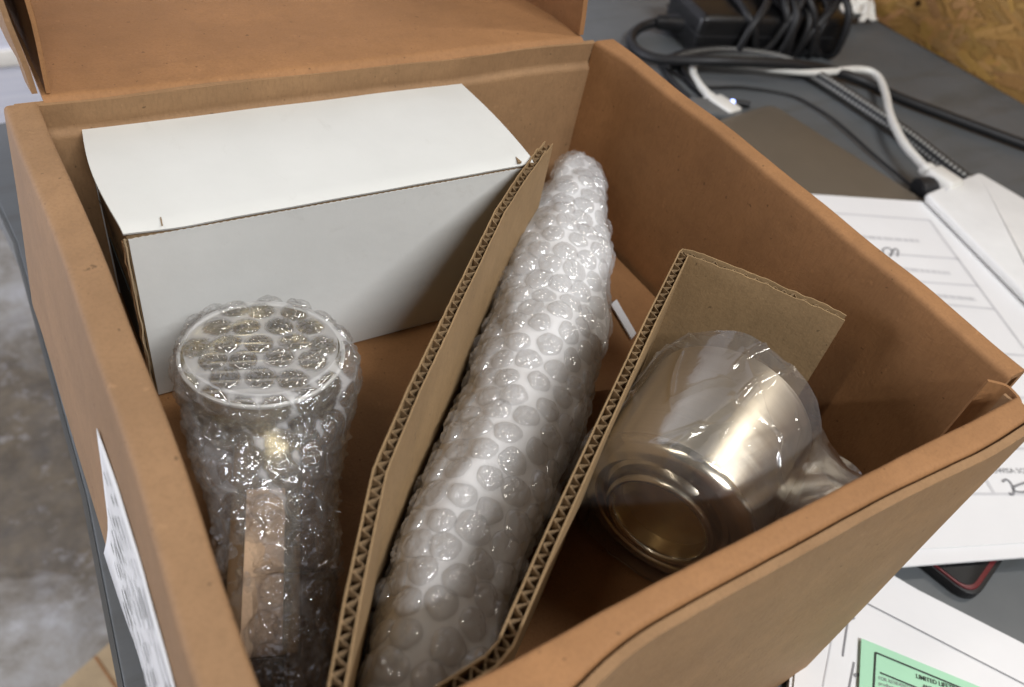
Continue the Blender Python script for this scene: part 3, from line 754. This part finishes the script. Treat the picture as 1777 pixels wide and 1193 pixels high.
# ------------------------------------------------------------------ nickel cup and its bag
F0 = at(1142, 904, .1395); F1 = at(1288, 682, .1425)
ax = (F1 - F0).normalized(); CR = .0350; CL = .064
print('cup', F0, F1, (F1 - F0).length)
mwc = Matrix.Translation(F0) @ ax.to_track_quat('Z', 'Y').to_matrix().to_4x4()
cup = thing('nickel_cup', 'brushed nickel cup lying on its side with its holed end forward', 'metal cup')
new_obj('cup_body', lathe([(CR - .0006, .0075), (CR, .0095), (CR, CL - .001), (CR - .0006, CL), (CR - .0016, CL), (CR - .0018, CL - .002), (CR - .0018, .012)], 96), M['nickel'], cup, mwc)
prof = [(CR - .0005, .0078)]
for a in frange(0, math.pi / 2, 8): prof.append((CR - .0060 + .0055 * math.cos(a), .0072 - .0052 * math.sin(a)))
sc_r = CR / .0322
prof += [(r_ * sc_r, z_) for r_, z_ in ((.0250, .0016), (.0242, .0024), (.0236, .0042), (.0228, .0048), (.0212, .0042), (.0200, .0024))]
for a in frange(0, math.pi, 8): prof.append(((.0183 + .0016 * math.cos(a)) * sc_r, .0012 - .0026 * math.sin(a)))
prof += [(.0166 * sc_r, .006), (.0166 * sc_r, .011)]
new_obj('shoulder_ring', lathe(prof, 96), M['nickel_polish'], cup, mwc)
new_obj('inner_plate', lathe([(.0001, .0075), (.012, .0074), (.0166 * sc_r, .0070), (.0172 * sc_r, .0085)], 64), M['plate_reflect_tint'], cup, mwc)

bag = thing('plastic_bag', 'clear crinkled plastic bag wrapped around the nickel cup', 'plastic bag')
# film pulled over the cup: straight runs between folds (polar polygon), fold ridges on top
NA = 10
angs = np.sort((np.arange(NA) + rng.uniform(-.3, .3, NA)) / NA * 2 * math.pi)
kn = {t: CR * (1.052 + np.abs(rng.normal(0, (.01, .015, .02, .03, .04, .06)[t], NA))) for t in range(6)}
tk = [-.005, .004, .018, .034, .052, .070]
folds = []
for _ in range(26):
    t0 = rng.uniform(-.002, .06); a0 = rng.uniform(0, 6.28); folds.append((a0, t0, rng.normal(0, 14), rng.uniform(.02, .055), rng.uniform(.0008, .0024), rng.uniform(.09, .2)))
lines = []
for _ in range(30):
    lines.append((rng.uniform(0, 6.28), rng.uniform(0, .05), rng.normal(0, 18), rng.normal(0, 260), rng.uniform(.02, .05), rng.uniform(.0007, .0016), rng.uniform(.018, .034)))
KA = np.concatenate([angs - 2 * math.pi, angs, angs + 2 * math.pi]); KV = [np.tile(kn[q], 3) for q in range(6)]
def bag_r(a, t):
    v = []
    for q in range(6): v.append(np.interp(a, KA, KV[q]))
    r = np.interp(t, tk, v)
    for a0, t0, sl, ln, amp, w in folds:
        ac = a0 + sl * (t - t0); d = (a - ac + math.pi) % (2 * math.pi) - math.pi
        r += amp / (1 + (d / (w * .6)) ** 2) * max(0, 1 - ((t - t0) / ln) ** 2)
    for a0, t0, sl, cv, ln, amp, w in lines:
        u = t - t0
        if 0 < u < ln:
            d = (a - a0 - sl * u - cv * u * u + math.pi) % (2 * math.pi) - math.pi
            r += amp / (1 + (d / w) ** 2) * (math.sin(u / ln * math.pi) ** .5)
    return r
V = []; F = []; na = 640; rows = []
for t in frange(.0005, .067, 130): rows.append(('b', t))
front = [(.0, -.0042), (.35, -.0046), (.62, -.0043), (.82, -.0034), (.94, -.0014)]
for fr, z in front: rows.insert(front.index((fr, z)), ('f', fr, z))
back = [(.95, .0690), (.84, .0705), (.7, .0715), (.45, .0720), (.0, .0722)]
for b in back: rows.append(('f', b[0], b[1]))
for rw_ in rows:
    for i in range(na):
        a = 2 * math.pi * i / na
        if rw_[0] == 'b': r = bag_r(a, rw_[1]); z = rw_[1] + nz(math.cos(a), math.sin(a), 3, 3, .0015)
        else:
            tt = .0005 if rw_[2] < .01 else .067
            r = bag_r(a, tt) * max(rw_[1], .003); z = rw_[2] + nz(math.cos(a) * rw_[1], math.sin(a) * rw_[1], 7, 4, .0022) * (1 if rw_[2] > .01 else .55)
        V.append((r * math.cos(a), r * math.sin(a), z))
for j in range(len(rows) - 1):
    for i in range(na): F.append((j * na + i, j * na + (i + 1) % na, (j + 1) * na + (i + 1) % na, (j + 1) * na + i))
me = mesh_from(V, F, True, 40)
for v in me.vertices:                      # keep the film inside the space the walls leave
    w = mwc @ v.co
    if w.z < ZF + .0012: w.z = ZF + .0012 + (w.z - ZF) * .05
    v.co = mwc.inverted() @ w
bo = new_obj('bag_film', me, M['bag'], bag, mwc)
# gathered mouth of the bag sticking out by the front wall
m0 = [at(1425, 742, .158), at(1392, 800, .160), at(1352, 852, .160), at(1340, 900, .148)]
m1 = [at(1450, 800, .172), at(1438, 828, .176), at(1405, 872, .170), at(1375, 905, .158)]
m2 = [at(1504, 829, .184), at(1480, 842, .186), at(1440, 868, .184), at(1392, 893, .176)]
def mouth(shift, folds_, amp, seed):
    c0, c1, c2 = (catmull(m, 16) for m in (m0, m1, m2)); V = []; F = []; n = len(c0); nv = 26
    for i in range(n):
        for j in range(nv + 1):
            t = j / nv; p = c0[i] * (1 - t) ** 2 + c1[i] * 2 * t * (1 - t) + c2[i] * t * t
            x = i / (n - 1) * folds_ + .5 * noise.noise((t * 2, seed, i * .03)); tri = abs(math.sin(x * math.pi))
            w = tri * amp * (.35 + t) + noise.noise((i * .05, t * .8, seed)) * .0012
            V.append(p + Vector((-.35, -.3, .85)) * w + Vector(shift))
    for i in range(n - 1):
        for j in range(nv): a = i * (nv + 1) + j; F.append((a, a + 1, a + nv + 2, a + nv + 1))
    new_obj('bag_mouth', mesh_from(V, F, True, 30), M['bag_mouth'], bag)
    rim = [Vector(V[i * (nv + 1) + nv]) for i in range(n)]
    new_obj('bag_hem', tube(rim, .00035, 6, 1, False), M['bag_mouth'], bag)
mouth((0, 0, 0), 3.0, .0048, 4.2)
mouth((.0010, .0018, -.0035), 2.0, .0035, 9.1)

# white slip of paper behind the roll
q0, q1, q2, q3 = at(1070, 520, ZF + .002), at(1104, 578, ZF + .002), at(1096, 588, ZF + .002), at(1060, 528, ZF + .002)
sp_ = new_obj('paper_slip', prism([(p.x, p.y) for p in (q0, q1, q2, q3)], ZF + .0010, ZF + .002), M['paper'])
tag(sp_, 'small white paper slip on the box floor behind the bubble wrap roll', 'paper')

# ------------------------------------------------------------------ things on the bench, right
UP = (0, 0, 1); ZP = .0145
def poly_at(pts, z): return [(lambda p: (p.x, p.y))(at(x, y, z)) for x, y in pts]
# laptop
lt = thing('laptop', 'thin closed brown grey laptop lying beside the box, partly under white papers', 'laptop')
A_ = at(1340, 180, .012); B_ = at(1612, 352, .012); ld = (B_ - A_).normalized(); lp_ = Vector((ld.y, -ld.x, 0)); lp_ = -lp_ if lp_.x > 0 else lp_
C1 = B_ + ld * .10; C2 = C1 + lp_ * .3; C3 = A_ + lp_ * .3
def rounded(pts, r, n=6):
    pts = [Vector((p[0], p[1])) for p in pts]; out = []
    for i, b in enumerate(pts):
        a, c = pts[i - 1], pts[(i + 1) % len(pts)]; p0 = b + (a - b).normalized() * r; p1 = b + (c - b).normalized() * r
        for k in range(n + 1): t = k / n; out.append(tuple(p0 * (1 - t) ** 2 + b * 2 * t * (1 - t) + p1 * t * t))
    return out
lpoly = rounded([A_, C1, C2, C3], .014)
new_obj('base', prism(lpoly, .0008, .0062, .0012), M['steel_dark'], lt)
new_obj('lid', prism(lpoly, .0068, .0122, .0014), M['laptop'], lt)
pp_ = at(1273, 180, .008)
led = NT('blue_led'); em = led.n('ShaderNodeEmission'); em.inputs[0].default_value = (.35, .45, 1, 1); em.inputs[1].default_value = 6; led.l(em.outputs[0], led.out.inputs[0])
# white usb cable with its two plugs
def P(px, py, z): return at(px, py, z)
cbl = thing('usb_cable', 'white charging cable curling from the laptop to the white charger block', 'cable')
new_obj('cord', tube([P(1232, 168, .008), P(1214, 148, .007), P(1203, 128, .006), P(1206, 112, .008), P(1235, 106, .012), P(1290, 113, .012), P(1350, 121, .014), P(1420, 126, .014), P(1490, 121, .014), P(1521, 131, .014), P(1536, 160, .014), P(1545, 200, .016), P(1566, 245, .018), P(1592, 277, .019), P(1606, 291, .020)], .0042, 12, 10), M['white_plastic'], cbl)
def plug(A, B, w, h, name='plug'):
    d = B - A; x = d.normalized(); y = Vector((0, 0, 1)).cross(x).normalized(); z = x.cross(y)
    mw = Matrix(((x.x, y.x, z.x, A.x), (x.y, y.y, z.y, A.y), (x.z, y.z, z.z, A.z), (0, 0, 0, 1))) @ Matrix.Translation((d.length / 2, 0, -h / 2))
    return new_obj(name, box_mesh(d.length, w, h, min(w, h) * .3, 3), M['white_plastic'], cbl, mw)
plug(P(1226, 164, .0095), P(1238, 173, .0095), .010, .008); plug(P(1237, 172, .0095), P(1276, 198, .0095), .020, .010)
plug(P(1602, 289, .021), P(1616, 300, .021), .014, .011); plug(P(1614, 298, .022), P(1660, 328, .022), .022, .014)
ledo = new_obj('indicator_light', box_mesh(.010, .004, .003, .001), led.m, lt, Matrix.Translation(P(1271, 181, .010)) @ Matrix.Rotation(.9, 4, 'Z'))
new_obj('port_block', box_mesh(.05, .03, .008, .002), M['bench_edge'], lt, Matrix.Translation(P(1240, 196, .004)) @ Matrix.Rotation(-.4, 4, 'Z'))
# white charger block
M['white_shell'] = paint('white_shell', (.80, .80, .78), .55, .35, .05, 30, .001, 30)
cg = thing('charger_block', 'flat white charger block on the papers with a white cable plugged in', 'charger')
ZC = .0235
cp_ = rounded([at(1607, 335, ZC), at(1700, 298, ZC), at(1900, 415, ZC), at(1830, 560, ZC)], .005, 4)
new_obj('shell', prism(cp_, ZP + .0012, ZC, .003, 3), M['white_shell'], cg)
new_obj('seam', strip_line('seam', at(1640, 332, ZC), at(1650, 318, ZC), .0012, UP, None, M['faint'], .0004).data, None, cg)
bpy.data.objects.remove(bpy.data.objects['seam.001'] if 'seam.001' in bpy.data.objects and bpy.data.objects['seam.001'].parent is None else bpy.data.objects['seam'])
# black barrel plug lying by the charger
bpg = thing('barrel_plug', 'black barrel plug with thin cord lying along the laptop edge', 'plug')
new_obj('plug_body', tube([P(1590, 330, .012), P(1600, 328, .013), P(1622, 324, .014)], lambda t: .011 if t > .1 else .009, 16), M['black_soft'], bpg)
new_obj('cord', tube([P(1592, 331, .010), P(1560, 305, .005), P(1520, 272, .004), P(1480, 236, .004), P(1452, 212, .004), P(1420, 190, .003), P(1370, 165, .003), P(1290, 152, .003), P(1215, 150, .003), P(1160, 120, .003)], .0016, 8), M['black_soft'], bpg)
# braided hose cable
br = thing('braided_cable', 'thick dark braided cable running diagonally across the bench', 'cable')
brp = catmull([P(1150, 112, .008), P(1190, 98, .009), P(1240, 91, .009), P(1300, 94, .009), P(1360, 106, .009), P(1420, 135, .009), P(1500, 186, .009), P(1580, 240, .009), P(1665, 306, .009), P(1780, 385, .009)], 26)
bm_ = tube(brp, .0075, 12, 1, False, .05); bm_.materials.append(M['black_soft']); bm_.materials.append(paint('grey_braid', (.34, .34, .32), .45, .5, .1))
for pi_, p_ in enumerate(bm_.polygons):
    if (pi_ // 12 + (pi_ % 12) // 1) % 2 and (pi_ // 12) % 2: p_.material_index = 1
new_obj('sleeve', bm_, None, br)
# black power cord
pc_ = thing('mains_cable', 'black power cord looping from the power adapter across the bench to the right', 'cable')
new_obj('cord', tube([P(1186, 42, .018), P(1150, 38, .014), P(1112, 48, .010), P(1095, 68, .008), P(1108, 90, .008), P(1150, 104, .012), P(1230, 106, .022), P(1300, 108, .024), P(1380, 112, .022), P(1440, 122, .014), P(1500, 142, .008), P(1560, 170, .007), P(1660, 208, .007), P(1790, 256, .007)], .0055, 12), M['black_soft'], pc_)
new_obj('strain_relief', tube([P(1140, 38, .015), P(1165, 40, .017), P(1192, 43, .020)], lambda t: .008 + .004 * t, 14), M['black'], pc_)
tc_ = thing('thin_cable', 'thin dark cable tucked between the box rim and the laptop', 'cable')
new_obj('cord', tube([P(1150, 100, .004), P(1152, 118, .004), P(1168, 142, .004), P(1190, 164, .004), P(1225, 190, .004)], .003, 8), M['black_soft'], tc_)
tc2 = thing('thin_cable', 'second thin dark cable curving beside the white plug', 'cable')
new_obj('cord', tube([P(1180, 104, .004), P(1186, 124, .004), P(1205, 150, .004), P(1240, 172, .004), P(1300, 182, .004)], .0035, 8), M['black_soft'], tc2)
# power adapter with cord wound round it
pa = thing('power_adapter', 'black laptop power adapter wound with its own black cord', 'power adapter')
b0 = at(1200, 98, 0.002); b1 = at(1450, 98, .002); bx = (b1 - b0).normalized(); byv = Vector((-bx.y, bx.x, 0)); BLn = (b1 - b0).length
BWd, BHt = .080, .046
mwa = Matrix(((bx.x, byv.x, 0, (b0.x + b1.x) / 2 + byv.x * BWd / 2), (bx.y, byv.y, 0, (b0.y + b1.y) / 2 + byv.y * BWd / 2), (0, 0, 1, .0015), (0, 0, 0, 1)))
new_obj('case', box_mesh(BLn, BWd, BHt, .008, 4), M['black'], pa, mwa)
new_obj('seam_line', box_mesh(BLn + .0006, BWd + .0006, .001), M['steel_dark'], pa, mwa @ Matrix.Translation((0, 0, BHt * .5)))
for q in range(13):
    x = -BLn * .10 + q * BLn * .044 + random.uniform(-.005, .005); tw = random.uniform(-.035, .035); rr = .0046
    hy, hz_ = BWd / 2 + rr, BHt / 2 + rr; pts = []
    for k_ in range(33):
        a = 2 * math.pi * k_ / 32; ca_, sa_ = math.cos(a), math.sin(a)
        pts.append(mwa @ Vector((x + tw * math.sin(a + q) + .012 * ca_, math.copysign(abs(ca_) ** .6, ca_) * (hy + .003 * (q % 3)), BHt / 2 + math.copysign(abs(sa_) ** .6, sa_) * hz_ + .007 * max(0, sa_) * (q % 4))))
    new_obj('cord_turn', tube(pts, rr, 10, 1, False), M['black_soft'], pa)
new_obj('cord_loop', tube([mwa @ Vector(v) for v in ((BLn * .36, -.02, BHt + .006), (BLn * .47, .0, BHt + .028), (BLn * .53, .03, BHt + .014), (BLn * .50, .045, .02), (BLn * .42, .05, .012))], .0055, 10), M['black_soft'], pa)
# tissue scrap by the strand board
V = []; F = []; nu = 14; tc0 = at(1488, 44, 0)
for j in range(nu + 1):
    for i in range(nu + 1):
        u, v = i / nu - .5, j / nu - .5
        V.append(tc0 + Vector((u * .055 + nz(u, v, 1, 4, .006), v * .05 + nz(u, v, 5, 4, .006) + .018, .006 + .03 * abs(noise.noise((u * 3.3, v * 3.3, 2))) + .035 * abs(u) * (v + .5))))
for j in range(nu):
    for i in range(nu): a = j * (nu + 1) + i; F.append((a, a + 1, a + nu + 2, a + nu + 1))
ts = new_obj('tissue_scrap', mesh_from(V, F, True, 40), M['tissue']); ts.modifiers.new('thickness', 'SOLIDIFY').thickness = .0015
tag(ts, 'small crumpled white tissue scrap at the foot of the strand board', 'tissue')

# ---- papers
def sheet(name, pts, z, label, cat, th=.0006, mat='paper', group=None, parent=None):
    o = new_obj(name, prism(poly_at(pts, z), z - th, z), M[mat], parent)
    if label: tag(o, label, cat, group)
    return o
form = sheet('form_sheet', [(1180, 322), (1405, 337), (1598, 350), (1690, 356), (1990, 760), (1990, 925), (1777, 942), (1545, 956), (1300, 900)], ZP, 'white printed form with ruled boxes and pencil notes, right of the box', 'paper', .0006)
under = sheet('paper_stack', [(1250, 400), (1500, 420), (1700, 500), (1990, 700), (1990, 955), (1777, 967), (1525, 986), (1320, 990)], ZP - .0012, 'thin stack of white sheets under the printed form', 'paper', .0016)
def L_(parent, a, b, z, w=.0016, mat='ink', name='ruled_line'): strip_line(name, at(*a, z), at(*b, z), w, UP, parent, M[mat])
for a, b in (((1440, 370), (1613, 383)), ((1613, 383), (1790, 622)), ((1540, 441), (1663, 450)), ((1585, 489), (1697, 497)), ((1640, 529), (1724, 537)),
             ((1735, 615), (1785, 618)), ((1690, 778), (1830, 780)), ((1690, 798), (1726, 858)), ((1650, 858), (1850, 858)), ((1640, 838), (1652, 858)), ((1722, 690), (1850, 692))):
    L_(form, a, b, ZP, .0022, 'faint')
def blur_row(A, B):
    t = 0.0
    while t < 1:
        w = random.uniform(.05, .16); e = min(1, t + w); strip_line('printed_row', A.lerp(B, t), A.lerp(B, e), .0042, UP, form, M['faint']); t = e + .02
blur_row(at(1488, 411, ZP), at(1596, 419, ZP))
blur_row(at(1552, 466, ZP), at(1649, 475, ZP))
blur_row(at(1610, 512, ZP), at(1692, 520, ZP))
place_text('printed_text', 'ICOMA.S-', at(1738, 746, ZP), at(1785, 750, ZP), UP, form, M['ink'], 1.1)
place_text('printed_text', '5.295', at(1668, 822, ZP), at(1697, 822, ZP), UP, form, M['ink'], 1.1)
place_text('printed_text', 'FLOWISA SQUARE', at(1712, 822, ZP), at(1812, 822, ZP), UP, form, M['ink'], 1.1)
def scribble(parent, pts, z, r=.0008):
    q = catmull([at(x, y, z) for x, y in pts], 8); V = []; F = []
    for i, p in enumerate(q):
        t = (q[min(i + 1, len(q) - 1)] - q[max(i - 1, 0)]).normalized(); s = Vector((-t.y, t.x, 0)) * r
        V += [p - s + Vector((0, 0, .0004)), p + s + Vector((0, 0, .0004))]
    for i in range(len(q) - 1): F.append((2 * i, 2 * i + 1, 2 * i + 3, 2 * i + 2))
    new_obj('pencil_note', mesh_from(V, F, False), M['ink'], parent)
scribble(form, [(1739, 837), (1746, 833), (1754, 840), (1759, 852), (1757, 859), (1752, 859), (1753, 856)], ZP)
scribble(form, [(1780, 838), (1768, 842), (1759, 846), (1760, 852), (1770, 855), (1785, 854)], ZP)
scribble(form, [(1534, 444), (1532, 434), (1542, 431), (1548, 438), (1544, 446), (1552, 433), (1558, 436), (1557, 446)], ZP)
ZQ = .0065
low = sheet('document_sheet', [(1525, 984), (1620, 1040), (1777, 1120), (2000, 1235), (1900, 1500), (1350, 1500), (1380, 1165)], ZQ, 'white document in the bottom right corner under the green leaflet', 'paper', .0006)
low2 = sheet('document_stack', [(1527, 989), (1530, 992), (1770, 1114), (1990, 1240), (1890, 1490), (1340, 1490), (1372, 1165)], ZQ - .0012, 'thin stack of white sheets beneath the bottom right document', 'paper', .0045)
L_(low, (1485, 1038), (1800, 1200), ZQ, .0010, 'ink'); L_(low, (1472, 1072), (1462, 1140), ZQ, .001, 'ink'); L_(low, (1482, 1150), (1472, 1200), ZQ, .001, 'ink'); L_(low, (1449, 1081), (1428, 1193), ZQ, .0008, 'faint')
scribble(low, [(1476, 1072), (1479, 1074), (1482, 1072)], ZQ); scribble(low, [(1482, 1174), (1486, 1172), (1491, 1171)], ZQ)
ZG = .0085
gr = sheet('green_leaflet', [(1495, 1108), (1700, 1192), (1900, 1275), (1860, 1500), (1478, 1500)], ZG, 'pale green warranty leaflet lying on the bottom right document', 'leaflet', .0005, 'green')
L_(gr, (1519, 1133), (1700, 1208), ZG, .0010, 'ink_dark'); L_(gr, (1519, 1133), (1514, 1230), ZG, .0010, 'ink_dark'); L_(gr, (1527, 1168), (1600, 1198), ZG, .0009, 'ink_dark')
place_text('printed_text', 'LIMITED LIFETIME', at(1590, 1177.5, ZG), at(1668, 1203, ZG), UP, gr, M['ink_dark'], 1.15, True)
place_text('printed_text', 'AND', at(1601, 1194, ZG), at(1619, 1200, ZG), UP, gr, M['ink_dark'], 1.2, True)
place_text('printed_text', 'FOR RESIDENTIAL', at(1525, 1180, ZG), at(1588, 1200, ZG), UP, gr, M['ink'], 1.2)
place_text('printed_text', 'product', at(1525, 1189, ZG), at(1551, 1197, ZG), UP, gr, M['ink'], 1.2)
# phone
ph = thing('phone', 'black phone in a dark red case tucked under the white papers', 'phone')
t0 = at(1690, 1046, .006); ta = at(1600, 975, .006); tb = at(1790, 975, .006); da = (ta - t0).normalized(); db = (tb - t0).normalized()
db = (db - da * da.dot(db)).normalized()
pts = [t0, t0 + da * .15, t0 + da * .15 + db * .075, t0 + db * .075]
new_obj('case', prism(rounded(pts, .012), .0008, .0075, .0015), M['black_soft'], ph)
cen = sum(pts, Vector()) / 4
inn = [cen + (p - cen) * .965 for p in pts]; inn2 = [cen + (p - cen) * .93 for p in pts]
new_obj('red_rim', prism(rounded(inn, .011), .0070, .0086, .0006), M['red'], ph)
new_obj('screen', prism(rounded(inn2, .010), .0080, .0091, .0005), M['glass_black'], ph)
# cardboard flap on the floor, bottom left
zf_ = -.748
fp = thing('cardboard_sheet', 'flattened tan cardboard sheet on the concrete floor at the bottom left', 'cardboard')
q = [at(190, 1120, zf_), at(330, 1040, zf_), at(380, 1300, zf_), at(215, 1400, zf_), at(20, 1270, zf_)]
new_obj('panel', prism([(p.x, p.y) for p in q], zf_, zf_ + .005), M['edge'], fp)
new_obj('crease', strip_line('crease', at(165, 1140, zf_ + .005), at(240, 1250, zf_ + .005), .004, UP, None, M['kraft'], .001).data, None, fp)
for o in list(bpy.data.objects):
    if o.name.startswith('crease') and o.parent is None: bpy.data.objects.remove(o)
